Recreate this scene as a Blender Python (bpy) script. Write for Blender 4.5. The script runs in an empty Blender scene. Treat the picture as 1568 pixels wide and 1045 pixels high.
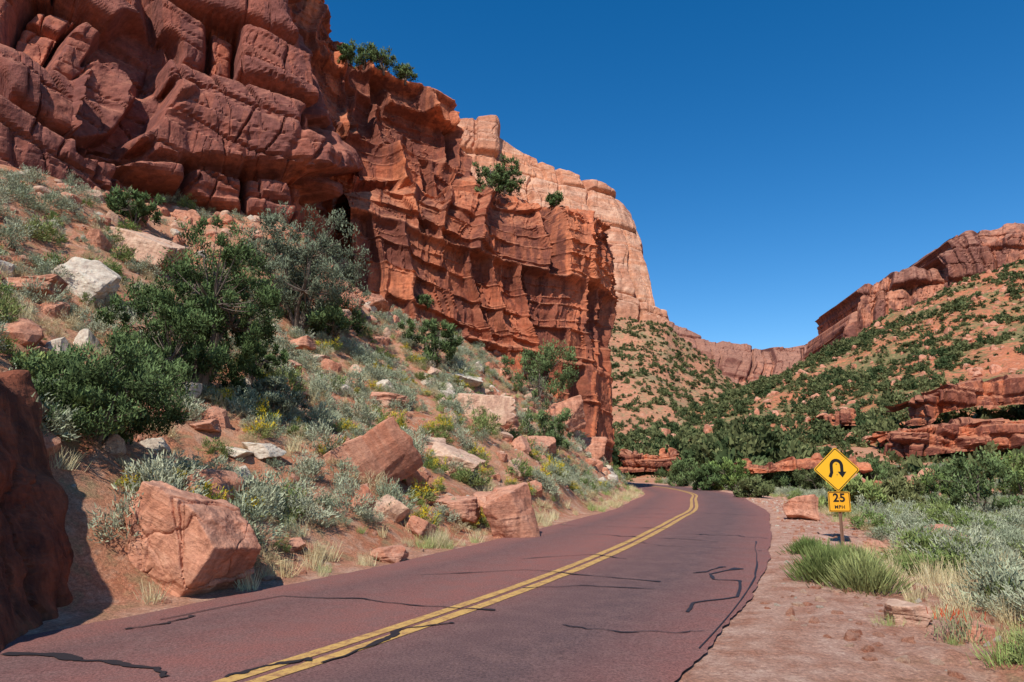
import bpy, math, random
import numpy as np
from mathutils import Vector
random.seed(7); rng=np.random.default_rng(11)
sc=bpy.context.scene
# ---------------------------------------------------------------- camera
F=1045.0; TH=math.atan(198/1045.0); CT,ST=math.cos(TH),math.sin(TH); EYE=1.6
cd=bpy.data.cameras.new("camera"); cam=bpy.data.objects.new("camera",cd); sc.collection.objects.link(cam)
cam.location=(0,0,EYE); cam.rotation_euler=(math.radians(90)+TH,0,0); cd.lens=24; cd.sensor_width=36
cd.clip_start=0.1; cd.clip_end=20000; sc.camera=cam
def tang(px,py):
    u=(px-784)/F; v=(522.5-py)/F; den=CT-v*ST
    return u/den,(ST+v*CT)/den
def S(px,py,Y):          # survey: bearing + elevation read off the photo, at distance Y -> world point
    a,b=tang(px,py); return np.array((a*Y,Y,EYE+b*Y))
# ---------------------------------------------------------------- noise
def H(i,j,k,seed):
    n=(i.astype(np.int64)*374761393+j.astype(np.int64)*668265263+k.astype(np.int64)*1274126177+seed*974711)&0xffffffff
    n=((n^(n>>13))*1274126177)&0xffffffff
    n=((n^(n>>15))*974634777)&0xffffffff
    n=n^(n>>16); return n/4294967295.0
def vn(x,y,z,seed=0):
    x=np.asarray(x,float);y=np.asarray(y,float)+0*x;z=np.asarray(z,float)+0*x
    i=np.floor(x);j=np.floor(y);k=np.floor(z);fx=x-i;fy=y-j;fz=z-k
    i=i.astype(np.int64);j=j.astype(np.int64);k=k.astype(np.int64)
    fx=fx*fx*(3-2*fx);fy=fy*fy*(3-2*fy);fz=fz*fz*(3-2*fz);r=0
    for a in(0,1):
        for b in(0,1):
            for c in(0,1):
                r=r+H(i+a,j+b,k+c,seed)*(fx if a else 1-fx)*(fy if b else 1-fy)*(fz if c else 1-fz)
    return r*2-1
def fbm(x,y,z=0.0,seed=0,o=4):
    x=np.asarray(x,float);y=np.asarray(y,float);z=np.asarray(z,float)
    r=0;a=1;t=0
    for n in range(o):
        r=r+a*vn(x*2**n,y*2**n,z*2**n,seed+n*17);t+=a;a*=.5
    return r/t
def sstep(a,b,x):
    t=np.clip((x-a)/(b-a),0,1);return t*t*(3-2*t)
def unit(v):return v/(np.linalg.norm(v,axis=-1,keepdims=True)+1e-9)
# ---------------------------------------------------------------- mesh helpers
def mesh(name,V,Q,mat=None,attrs=None,smooth=False):
    V=np.asarray(V,np.float32);Q=np.asarray(Q,np.int32);n=Q.shape[1]
    m=bpy.data.meshes.new(name);m.vertices.add(len(V));m.vertices.foreach_set("co",V.ravel())
    m.loops.add(Q.size);m.loops.foreach_set("vertex_index",Q.ravel())
    m.polygons.add(len(Q));m.polygons.foreach_set("loop_start",np.arange(0,Q.size,n,dtype=np.int32))
    m.update(calc_edges=True)
    m.polygons.foreach_set("use_smooth",np.full(len(Q),smooth))
    if attrs:
        for k,a in attrs.items():
            at=m.attributes.new(k,'FLOAT','POINT');at.data.foreach_set("value",np.asarray(a,np.float32).ravel())
    if mat:m.materials.append(mat)
    m.validate();return m
def obj(name,m,parent=None,loc=(0,0,0),rot=(0,0,0),scale=(1,1,1)):
    o=bpy.data.objects.new(name,m);sc.collection.objects.link(o);o.location=loc;o.rotation_euler=rot;o.scale=scale
    if parent:o.parent=parent
    return o
def gridq(nv,nu):
    a=(np.arange(nv-1)[:,None]*nu+np.arange(nu-1)[None,:]).ravel()
    return np.stack([a,a+1,a+1+nu,a+nu],1)
# ---------------------------------------------------------------- materials
class NT:
    def __init__(s,name):
        s.m=bpy.data.materials.new(name);s.m.use_nodes=True;s.t=s.m.node_tree;s.t.nodes.clear()
        s.out=s.t.nodes.new('ShaderNodeOutputMaterial')
    def n(s,ty,**k):
        x=s.t.nodes.new(ty)
        for a,b in k.items():setattr(x,a,b)
        return x
    def l(s,a,b):s.t.links.new(a,b)
    def co(s):
        if not hasattr(s,'_c'):s._c=s.n('ShaderNodeTexCoord')
        return s._c.outputs['Object']
    def noise(s,scale,vec=None,stretch=None,detail=3,rough=.6,dist=0):
        v=vec or s.co()
        if stretch:
            mp=s.n('ShaderNodeMapping');mp.inputs['Scale'].default_value=stretch;s.l(v,mp.inputs[0]);v=mp.outputs[0]
        x=s.n('ShaderNodeTexNoise');x.inputs['Scale'].default_value=scale;x.inputs['Detail'].default_value=detail
        x.inputs['Roughness'].default_value=rough;x.inputs['Distortion'].default_value=dist;s.l(v,x.inputs['Vector']);return x.outputs[0]
    def vor(s,scale,stretch=None,feature='DISTANCE_TO_EDGE'):
        v=s.co()
        if stretch:
            mp=s.n('ShaderNodeMapping');mp.inputs['Scale'].default_value=stretch;s.l(v,mp.inputs[0]);v=mp.outputs[0]
        x=s.n('ShaderNodeTexVoronoi',feature=feature);x.inputs['Scale'].default_value=scale;s.l(v,x.inputs['Vector']);return x.outputs[0]
    def ramp(s,f,stops):
        r=s.n('ShaderNodeValToRGB');e=r.color_ramp.elements
        while len(e)<len(stops):e.new(.5)
        for q,(p,c) in zip(e,stops):
            q.position=p;q.color=(c,c,c,1) if isinstance(c,(int,float)) else (*c,1)
        s.l(f,r.inputs[0]);return r.outputs[0]
    def mix(s,f,a,b,mode='MIX'):
        x=s.n('ShaderNodeMix',data_type='RGBA',blend_type=mode)
        for v,i in((f,0),(a,6),(b,7)):
            if isinstance(v,(int,float)):x.inputs[i].default_value=v if i==0 else (v,v,v,1)
            elif isinstance(v,tuple):x.inputs[i].default_value=(*v,1)
            else:s.l(v,x.inputs[i])
        return x.outputs[2]
    def math(s,op,a,b=0.0,clamp=False):
        x=s.n('ShaderNodeMath',operation=op);x.use_clamp=clamp
        for v,i in((a,0),(b,1)):
            if isinstance(v,(int,float)):x.inputs[i].default_value=v
            else:s.l(v,x.inputs[i])
        return x.outputs[0]
    def attr(s,nm):
        return s.n('ShaderNodeAttribute',attribute_name=nm).outputs['Fac']
    def fin(s,col,rough=.9,bump=None,bd=.05,spec=.2,simple=False):
        if simple:
            b=s.n('ShaderNodeBsdfDiffuse');s.l(col,b.inputs['Color'])
        else:
            b=s.n('ShaderNodeBsdfPrincipled')
            if isinstance(col,tuple):b.inputs['Base Color'].default_value=(*col,1)
            else:s.l(col,b.inputs['Base Color'])
            b.inputs['Roughness'].default_value=rough;b.inputs['Specular IOR Level'].default_value=spec
        if bump is not None:
            bp=s.n('ShaderNodeBump');bp.inputs['Distance'].default_value=bd;bp.inputs['Strength'].default_value=1;s.l(bump,bp.inputs['Height']);s.l(bp.outputs[0],b.inputs['Normal'])
        s.l(b.outputs[0],s.out.inputs[0]);return s.m
def rockmat(name,light,mid,dark,k=1.0,varn=.6,strata=.5,tint=True,bd=.05,red=None,up_=.5,streak=.35,t0=.34,sb=1.2):
    N=NT(name)
    big=N.noise(.12/k,detail=3)
    st=N.noise(1.0,stretch=(.06/k,.06/k,1.3/k),detail=5,rough=.7)
    fine=N.noise(3.0/k,detail=6,rough=.75)
    c=N.mix(N.ramp(big,[(.38,0),(.62,1)]),mid,red or light)
    c=N.mix(N.math('MULTIPLY',N.ramp(st,[(.47,0),(.56,1)]),strata),c,light)
    vs=N.noise(1.0,stretch=(1.1/k,1.1/k,.09/k),detail=4,rough=.65)
    vm=N.ramp(vs,[(.47,0),(.58,1)])
    if tint:
        t=N.attr('tint')
        vm=N.math('ADD',N.math('MULTIPLY',vm,streak),N.ramp(t,[(t0,0),(t0+.22,.6),(.86,.9)]),True)
    c=N.mix(N.math('MULTIPLY',vm,varn),c,dark)
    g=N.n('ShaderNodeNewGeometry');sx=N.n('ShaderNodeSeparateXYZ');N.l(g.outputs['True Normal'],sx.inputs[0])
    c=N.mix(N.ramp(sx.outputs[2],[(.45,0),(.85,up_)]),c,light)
    c=N.mix(.65,c,N.ramp(fine,[(.3,.2),(.7,.80)]),'OVERLAY')
    bmp=N.math('ADD',fine,N.math('MULTIPLY',st,sb))
    return N.fin(c,.92,bmp,bd*k)
M_cliff=rockmat("red_sandstone",(.58,.24,.125),(.47,.125,.055),(.13,.042,.03),1.0,.9,.22,bd=.08,red=(.53,.165,.074),t0=.31,sb=.5,streak=.5)
M_cliffA=rockmat("varnished_sandstone",(.52,.21,.125),(.40,.113,.06),(.15,.054,.044),1.3,.85,.22,bd=.07,red=(.41,.122,.067),t0=.32,streak=.65,sb=.6)
M_mount=rockmat("pale_sandstone",(.64,.41,.28),(.52,.215,.115),(.34,.13,.075),9,.6,.5,bd=.07,red=(.58,.29,.165),up_=.7,streak=.8,sb=.8)
M_mountr=rockmat("canyon_sandstone",(.50,.25,.16),(.43,.145,.078),(.13,.048,.037),7,.88,.25,bd=.08,streak=1.0,red=(.46,.18,.10),sb=.4)
M_bould=rockmat("boulder_sandstone",(.60,.32,.21),(.49,.175,.095),(.22,.08,.05),.45,.5,.4,False,.10,red=(.56,.25,.15))
M_bouldt=rockmat("tan_boulder_sandstone",(.60,.42,.30),(.54,.30,.19),(.30,.13,.09),.45,.45,.3,False,.08,red=(.57,.35,.23))
M_pale=rockmat("pale_boulder_rock",(.64,.55,.43),(.57,.44,.32),(.32,.22,.16),.45,.45,.3,False,.08,red=(.60,.48,.36))
M_shade=rockmat("shade_darkened_sandstone",(.28,.09,.045),(.21,.055,.027),(.05,.02,.015),.5,.7,.3,False,.16)  # red sandstone with the foreground rock's deep shade painted into its colour
# ---------------------------------------------------------------- road centreline
CP=[(-26,-36),(-18,-21),(-12.0,-11),(-8.3,-4.9),(-5.0,.4),(-1.98,5.64),(.14,9.73),(2.0,14.0),(3.7,18.4),(5.6,23.6),(7.5,29),(10.0,38.5),(12.2,47),(13.7,58),(14.3,68),(14.0,78),(11.5,88),(6,97),(-3,103),(-16,107),(-30,108)]
def catmull(P,n):
    P=np.array(P,float);o=[]
    for i in range(1,len(P)-2):
        for t in np.linspace(0,1,n,endpoint=False):
            a,b,c,d=P[i-1:i+3];o.append(.5*((2*b)+(-a+c)*t+(2*a-5*b+4*c-d)*t*t+(-a+3*b-3*c+d)*t**3))
    return np.array(o)
cl=catmull(CP,40)
seg=np.r_[0,np.cumsum(np.hypot(*np.diff(cl,axis=0).T))]
ss=np.arange(0,seg[-1],.35);cl=np.c_[np.interp(ss,seg,cl[:,0]),np.interp(ss,seg,cl[:,1])]
tg=np.gradient(cl,axis=0);tg/=np.hypot(tg[:,0],tg[:,1])[:,None];nr=np.c_[tg[:,1],-tg[:,0]]   # right normal
def road_d(x,y):
    x=np.asarray(x,float).ravel();y=np.asarray(y,float).ravel();out=np.empty(len(x))
    for a in range(0,len(x),20000):
        dx=x[a:a+20000,None]-cl[None,:,0];dy=y[a:a+20000,None]-cl[None,:,1]
        d2=dx*dx+dy*dy;i=d2.argmin(1);r=np.arange(len(i))
        sg=np.sign(dx[r,i]*nr[i,0]+dy[r,i]*nr[i,1]);out[a:a+20000]=np.sqrt(d2[r,i])*np.where(sg==0,1,sg)
    return out
HW=3.2; HR=2.85
# ---------------------------------------------------------------- ground (thin plate spline through surveyed points)
ctrl=[]
for i in range(20,len(cl)-30,14):
    for o in(-3.7,0,3.7):ctrl.append((*(cl[i]+nr[i]*o),0))
for p in [(0,250,26),(-250,230,23),(140,300,29),(300,338,33),(450,352,36.5),(545,470,40),(630,495,43),(725,530,45),(815,585,48),(870,640,51),(905,690,54),
          (290,590,16.5),(110,450,19),(0,500,13.8),(150,650,12.4),(500,640,20),(400,500,27),(200,430,22),(600,560,31),(700,640,27),(720,580,36),(850,650,43),(850,740,26),(700,740,19),(500,740,15),(200,740,10.5),(60,700,9.5),
          (-100,450,12),(935,715,60)]:
    ctrl.append(tuple(S(*p)))
ctrl+=[(-30,10,14),(-35,30,18),(-22,45,20),(-10,55,20),(0,62,16),(4,72,9),(-40,0,16),(-24,-8,8),(-20,-20,3),(-10,80,9),
       (7.8,16.8,-.2),(8,8,-.2),(6,3,-.05),(12,12,-.45),(20,20,-.7),(18,35,-.7),(25,55,-.8),(22,72,-.5),(40,40,-1),(45,75,0),(15,0,-.5),(30,5,-.8),(10,-12,-.3),(60,20,-1),(30,100,2),(10,120,3),(60,110,5)]
C=np.array(ctrl)
def tpsk(r2):return np.where(r2>1e-9,.5*r2*np.log(np.maximum(r2,1e-9)),0)
n=len(C);K=tpsk((C[:,None,0]-C[None,:,0])**2+(C[:,None,1]-C[None,:,1])**2)+np.eye(n)*.6
P=np.c_[np.ones(n),C[:,:2]];A=np.block([[K,P],[P.T,np.zeros((3,3))]]);W=np.linalg.solve(A,np.r_[C[:,2],0,0,0])
def tps(x,y):
    o=np.empty(len(x))
    for a in range(0,len(x),20000):
        X=x[a:a+20000];Y=y[a:a+20000];k=tpsk((X[:,None]-C[None,:,0])**2+(Y[:,None]-C[None,:,1])**2)
        o[a:a+20000]=k@W[:n]+W[n]+W[n+1]*X+W[n+2]*Y
    return o
def ground(x,y,full=False):
    x=np.asarray(x,float).ravel();y=np.asarray(y,float).ravel()
    d=road_d(x,y);z=np.clip(tps(np.clip(x,-45,75),np.clip(y,-40,125)),-3,24)
    ad=np.where(d>0,d+HW-HR,-d)
    m=sstep(HW+.3,HW+3.0,ad)
    left=sstep(-HW-.5,-HW-4,d)
    nz=.45*fbm(x*.22,y*.22,0,3,3)*(.25+.75*left)+.20*fbm(x*.9,y*.9,0,8,4)*(.3+.9*left)+.07*fbm(x*3.5,y*3.5,0,9,2)
    z=z*sstep(HW+.1,HW+1.6,ad)+nz*m
    z=np.where(d<0,np.maximum(z,-.03),z)
    far=sstep(110,260,np.hypot(x-10,y-40));z=z*(1-far)+far*-8
    z=z+(-.03)*(1-sstep(HW-.15,HW+.35,ad))+.012*vn(x*9,y*9,0,5)*sstep(HW,HW+.4,ad)
    return (z,d) if full else z
def axis(lo,hi,f0,f1,d):
    a=list(np.arange(f0,f1,d));st=d;q=f1
    while q<hi:a.append(q);st*=1.12;q+=st
    st=d;q=f0-d
    while q>lo:a.insert(0,q);st*=1.12;q-=st
    return np.array(a)
gx=axis(-6000,6000,-22,22,.13);gy=axis(-6000,9000,4,50,.13)
GX,GY=np.meshgrid(gx,gy);gz,gd=ground(GX,GY,True)
# ground material
N=NT("desert_soil")
gr=N.noise(22,detail=5,rough=.8);pat=N.noise(.5,detail=4,rough=.6);n3=N.noise(2.5,detail=4)
c=N.mix(N.ramp(pat,[(.35,0),(.65,1)]),(.46,.15,.07),(.53,.26,.15))
c=N.mix(N.ramp(n3,[(.5,0),(.62,.6)]),c,(.55,.34,.22))
c=N.mix(N.ramp(n3,[(.36,.6),(.48,0)]),c,(.29,.24,.12))
c=N.mix(N.attr('sh'),c,N.mix(N.ramp(n3,[(.35,0),(.65,1)]),(.46,.21,.13),(.63,.39,.28)))
vo=N.vor(38,feature='F1')
c=N.mix(.35,c,N.ramp(vo,[(0,.82),(.5,.38)]),'OVERLAY');c=N.mix(.75,c,N.ramp(gr,[(.3,.16),(.7,.87)]),'OVERLAY')
M_soil=N.fin(c,.95,gr,.045)
wob=.7*vn(GX.ravel()*.5,GY.ravel()*.5,0,2)
shv=sstep(HR+3.2,HR+1.4,gd+wob)*(gd>0)+.5*sstep(HW+1.0,HW+.2,-gd)*(gd<0)
obj("ground",mesh("ground",np.c_[GX.ravel(),GY.ravel(),gz],gridq(len(gy),len(gx)),M_soil,{'sh':shv},True))
def cast(px,py):
    a,b=tang(px,py);Y=np.arange(4,120,.06);z=ground(a*Y,Y);hit=np.nonzero(z>=EYE+b*Y)[0]
    i=hit[0] if len(hit) else len(Y)-1
    return np.array((a*Y[i],Y[i],z[i]))
# ---------------------------------------------------------------- road
lat=np.r_[-3.2,-3.0,np.linspace(-2.5,2.2,9),2.65,2.85];jj=np.arange(len(cl))
def ribbon(i0,i1,z,name,mat,jag=0,lats=None,parent=None):
    L=lats;V=[];A=[]
    idx=np.linspace(i0,i1,int((i1-i0)*4)+2)
    cx=np.interp(idx,jj,cl[:,0]);cy=np.interp(idx,jj,cl[:,1]);nx=np.interp(idx,jj,nr[:,0]);ny=np.interp(idx,jj,nr[:,1])
    for q,l in enumerate(L):
        ll=l+(jag*(fbm(idx*.25,idx*0+l*9,0,4,2)+.6*fbm(idx*2.2,idx*0+l*9,3,4,2)) if q in(0,len(L)-1) else 0)
        V.append(np.c_[cx+nx*ll,cy+ny*ll,np.full(len(idx),z)+.03*(1-np.abs(l)/3.2)]);A.append(np.full(len(idx),l))
    return obj(name,mesh(name,np.concatenate(V),gridq(len(L),len(idx)),mat,{'lat':np.concatenate(A)},True),parent)
N=NT("red_asphalt");lt=N.attr('lat')
f1=N.noise(45,detail=4,rough=.85);f2=N.noise(.6,detail=3);f3=N.noise(2.5,detail=5,rough=.7)
wb=N.math('ADD',lt,N.math('MULTIPLY',f2,.7))
tr=N.ramp(N.math('DIVIDE',N.math('ADD',wb,3.2),6.5),[(.0,0),(.12,.2),(.2,.7),(.32,.35),(.42,.0),(.5,.1),(.64,.85),(.8,1),(.92,.4),(1,0)])
c=N.mix(tr,(.275,.108,.085),(.135,.078,.072))
c=N.mix(N.ramp(f3,[(.42,0),(.66,.6)]),c,(.215,.118,.10))
c=N.mix(.9,c,N.ramp(f1,[(.32,.15),(.68,.86)]),'OVERLAY')
M_asph=N.fin(c,.85,f1,.012,spec=.25)
road=ribbon(0,len(cl)-1,.0,"road",M_asph,.06,lat)
N=NT("yellow_road_paint");w=N.noise(11,detail=6,rough=.85)
c=N.mix(N.ramp(w,[(.46,0.08),(.60,.85)]),(.62,.37,.11),(.29,.135,.07))
M_yel=N.fin(c,.7)
ribbon(0,len(cl)-1,.0045,"yellow_line_a",M_yel,.012,np.array((-.20,-.06)),road)
ribbon(0,len(cl)-1,.0045,"yellow_line_b",M_yel,.012,np.array((.02,.16)),road)
N=NT("tar_sealant");M_tar=N.fin((.03,.024,.026),.6,spec=.3)
TV=[];TQ=[]
def tar(pts,w,seed,wig=1.5,lw=.25,mn=.2):       # pts: (index along road, lateral)
    pts=np.array(pts,float);t=np.linspace(0,1,130);k=np.linspace(0,1,len(pts))
    i=np.interp(t,k,pts[:,0])+wig*fbm(t*5,t*0+seed,0,seed,5);l=np.interp(t,k,pts[:,1])+lw*fbm(t*6,t*0+seed,5,seed+5,3)
    l=np.clip(l,-3.12,2.78)
    P=np.c_[np.interp(i,jj,cl[:,0])+np.interp(i,jj,nr[:,0])*l,np.interp(i,jj,cl[:,1])+np.interp(i,jj,nr[:,1])*l]
    T=np.gradient(P,axis=0);T/=np.hypot(T[:,0],T[:,1])[:,None]+1e-9;Nn=np.c_[-T[:,1],T[:,0]]
    ww=w*np.clip(.5+1.2*fbm(t*7,t*0+seed,2,seed+2,3)+.6*sstep(.93,1,t),mn,2)
    zz=.010+.03*(1-np.abs(l)/3.2)
    b=sum(len(v) for v in TV)
    for s in(-1,1):TV.append(np.c_[P+Nn*ww[:,None]*s,zz])
    TQ.append(gridq(2,len(t))+b)
def near(x,y):return int(((cl-np.array((x,y)))**2).sum(1).argmin())
rr=random.Random(12);i=near(2.5,15.5);sd=1
while i<len(cl)-120:
    a=rr.uniform(-3.1,-1);b=rr.uniform(0,2.8)
    if rr.random()<.35:a,b=-3.1,rr.uniform(-1.5,.3)
    elif rr.random()<.4:a,b=rr.uniform(-.5,1.2),2.8
    dr=rr.uniform(-3,3)
    tar([(i,a),(i+dr*.5,(a+b)/2),(i+dr,b)],.018+.016*rr.random(),sd,1.1);sd+=1
    i+=rr.uniform(2.6,6)
def surveyed_tar(pp,w,seed):     # crack traced from survey points on the carriageway
    o=[]
    for px,py in pp:
        a,b=tang(px,py);Y=-EYE/b;X=a*Y;k=near(X,Y);dx=np.array((X,Y))-cl[k];o.append((k+dx@tg[k]/.35,dx@nr[k]))
    tar(o,w,seed,.35,.06,.45)
for q,(pp,w_) in enumerate([([(0,1003),(90,1010),(180,1016),(235,1028),(262,1042)],.045),([(180,968),(260,955),(305,943)],.03),([(250,950),(430,915),(560,918),(650,932),(760,938)],.026),
    ([(500,1018),(590,985),(620,968),(685,960)],.035),([(350,1040),(480,1015)],.035),([(800,905),(880,900),(1000,905)],.02),([(640,882),(800,876),(900,885),(1010,893)],.022),
    ([(1052,938),(1062,924),(1130,914),(1136,890),(1092,888),(1086,881),(1132,872)],.045),([(800,858),(900,852),(960,858)],.02),([(1060,880),(1110,870)],.03),([(1135,1000),(1150,940),(1160,880),(1155,830)],.014),([(860,960),(960,972),(1080,968)],.014)]):
    surveyed_tar(pp,w_,200+q)
obj("tar_cracks",mesh("tar_cracks",np.concatenate(TV),np.concatenate(TQ),M_tar),road)
# ---------------------------------------------------------------- cliffs
def bricks(s,z,lh,bw,seed):
    r=np.random.default_rng(seed);b=np.cumsum(r.uniform(.5,1.7,900)*lh)-300*lh
    li=np.clip(np.searchsorted(b,z),1,len(b)-1);dz=np.minimum(z-b[li-1],b[li]-z);fz=(z-b[li-1])/(b[li]-b[li-1])
    w=bw*(.45+1.2*H(li,li*0,li*0,seed));off=H(li,li*0+5,li*0,seed)*97
    q=(s+off*bw)/w+.3*(fz-.5)*(H(li,li*0+3,li*0,seed)-.5)*2;q=q+.42*np.sin(q*2.1+li)
    ci=np.floor(q).astype(np.int64);fr=q-ci;dx=np.minimum(fr,1-fr)*w
    rr_=H(li,ci,li*0+1,seed);rl=H(li,li*0,li*0+9,seed)
    tilt=(H(li,ci,li*0+2,seed)-.5)*(fr-.5)+(H(li,ci,li*0+3,seed)-.35)*(fz-.5)
    return rr_,rl,dz,dx,tilt
def rockdisp(s,z,k,seed,dip=.0,amp=1.0,smooth=0.0,lay=1.0,tall=1.0):
    S_=s/k;Z=z/k;w1=fbm(S_*.12,Z*.12,1,seed,3);w2=fbm(S_*.45,Z*.45,2,seed+3,3)
    a=S_+1.7*w1+.35*w2;b=Z+dip*S_+1.3*fbm(S_*.09,Z*.12,4,seed+7,3)+.12*w2
    r1,l1,z1,x1,t1=bricks(a,b,3.3*tall,4.1,seed+1);r2,l2,z2,x2,t2=bricks(a+.25*w2,b+.1*w2+.06*a,1.5*tall,2.0,seed+2);r3,l3,z3,x3,t3=bricks(a+.2*w2,b,.62*tall*tall,1.0,seed+3)
    e1=np.minimum(z1,x1);e2=np.minimum(z2,x2);e3=np.minimum(z3,x3)
    calm=sstep(-.2,.25,fbm(S_*.18,Z*.22,9,seed+13,3))*(.3+.7*(1-smooth))+.14
    d=2.6*(r1-.5)+1.0*lay*(l1-.5)+1.5*t1-1.1*np.exp(-(e1/.16)**2)+.4*np.minimum(1,e1/.6)**.5
    d=d+(.35+.65*calm)*(1-.4*smooth)*(1.2*(r2-.5)+1.0*t2+.15*np.minimum(1,e2/.3)**.5)+calm*.3*lay*(l2-.5)
    d=d-.7*np.exp(-(x1/.2)**2)
    d=d+1.5*fbm(S_*.09,Z*.06,3,seed+21,3)+.30*fbm(S_*.5,Z*.5,0,seed+35,3)
    d=d-d.mean()
    fine=(.3+.7*calm)*(-.38*np.exp(-(e2/.07)**2))+calm*(.26*(r3-.5)+.25*t3-.13*np.exp(-(e3/.05)**2))+.14*fbm(S_*1.8,Z*1.8,0,seed+30,5)
    return d*k*amp,fine*k*amp,np.clip(.6*r1+.2*l1+.35*r2-.03+.25*fbm(S_*.25,Z*.12,7,seed+41,3),0,1)
def blur(a,n_,it=2):
    for ax in(0,1):
        for _ in range(it):
            pad=[(0,0)]*a.ndim;pad[ax]=(n_+1,n_);q=np.cumsum(np.pad(a,pad,mode='edge'),axis=ax);w_=2*n_+1
            sl=[slice(None)]*a.ndim;s2=[slice(None)]*a.ndim;sl[ax]=slice(w_,None);s2[ax]=slice(0,-w_)
            a=(q[tuple(sl)]-q[tuple(s2)])/w_
    return a
def loft(name,ctrl,nu,nv,mat,k=1,seed=1,dip=0,amp=1,smooth=0,extra=None,flatn=.25,disp=True,lay=1.0,tall=1.0,it=1,zj=0):
    G=np.array(ctrl,float)                       # rows,cols,3
    cu=np.r_[0,np.cumsum(np.linalg.norm(np.diff(G,axis=1),axis=2).mean(0))];cv=np.r_[0,np.cumsum(np.linalg.norm(np.diff(G,axis=0),axis=2).mean(1))]
    u=np.linspace(0,cu[-1],nu);v=np.linspace(0,cv[-1],nv)
    T=np.stack([np.stack([np.interp(u,cu,G[r,:,c]) for c in range(3)],1) for r in range(G.shape[0])])
    Pp=np.stack([np.stack([np.interp(v,cv,T[:,j,c]) for c in range(3)],1) for j in range(nu)],1)
    if zj:
        sj=u/k;st_=np.floor(sj*.35+.8*fbm(sj*.2,sj*0,0,seed,3)).astype(np.int64)
        jn=(H(st_,st_*0,st_*0,seed)-.5)*1.2+fbm(sj*.5,sj*0,3,seed+4,4);Pp[...,2]+=zj*jn[None,:]*np.linspace(0,1,nv)[:,None]
    Bn=blur(Pp,6)
    nn=np.cross(np.gradient(Bn,axis=1),np.gradient(Bn,axis=0));nn/=np.linalg.norm(nn,axis=2,keepdims=True)+1e-9
    nn=blur(nn,9);nn[...,2]*=flatn;nn/=np.linalg.norm(nn,axis=2,keepdims=True)+1e-9
    if (nn*(np.array((0,0,EYE))-Pp)).sum(2).mean()<0:nn=-nn
    s_=np.repeat(u[None,:],nv,0);z_=Pp[...,2]
    if disp:d,fi,t=rockdisp(s_.ravel(),z_.ravel(),k,seed,dip,amp,smooth,lay,tall)
    else:
        d=k*(1.6*fbm(Pp[...,0]*.06,Pp[...,1]*.06,z_*.06,seed,4)).ravel();t=d*0;fi=d*0
    d=d.reshape(nv,nu);t=t.reshape(nv,nu);fi=fi.reshape(nv,nu)
    if extra:d,t=extra(Pp,d,t)
    if disp:d=blur(d,1,it)+fi
    Q=Pp+nn*d[...,None]
    o=obj(name,mesh(name,Q.reshape(-1,3),gridq(nv,nu),mat,{'tint':t}))
    return Q
def addback(G,offs):
    for row in G:
        b=row[-1]
        for o in offs:row.append(b+np.array(o))
    return G
# cliff A : big varnished buttress, upper left
pxs=[-300,-100,0,80,140,220,300,380,440,480];bas=[230,250,255,272,305,330,345,355,358,360];Ya=[24,25,26,27.5,29,31,33,34.5,35.5,36.5]
rows=[]
for f,(dpy,dY) in enumerate([(25,0),(-95,.6),(-185,1.6),(None,4),(None,9)]):
    r=[]
    for i,(px,b,Y) in enumerate(zip(pxs,bas,Ya)):
        py=b+dpy if dpy is not None else (-20 if f==3 else -260)
        p=px+({0:0,1:6,2:6,3:-36,4:-110}[f] if i==len(pxs)-1 else ({3:-25,4:-80}.get(f,0) if i==len(pxs)-2 else 0))
        r.append(S(p,py,Y+dY))
    for o in [[(.4,4,0),(.9,9,.5),(1,18,1)],[(.3,4,0),(.7,9,.5),(0,18,1)],[(0,4,0),(-.4,9,.5),(-1,18,1)],[(-1.2,4,0),(-4,9,0),(-8,18,0)],[(-2.5,4,0),(-7,9,0),(-12,18,0)]][f]:
        r.append(r[len(pxs)-1]+np.array(o))
    rows.append(r)
rows.append([p+np.array((-1,9,2.5)) for p in rows[-1]]);rows.append([p+np.array((-3,25,2)) for p in rows[-1]])
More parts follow.
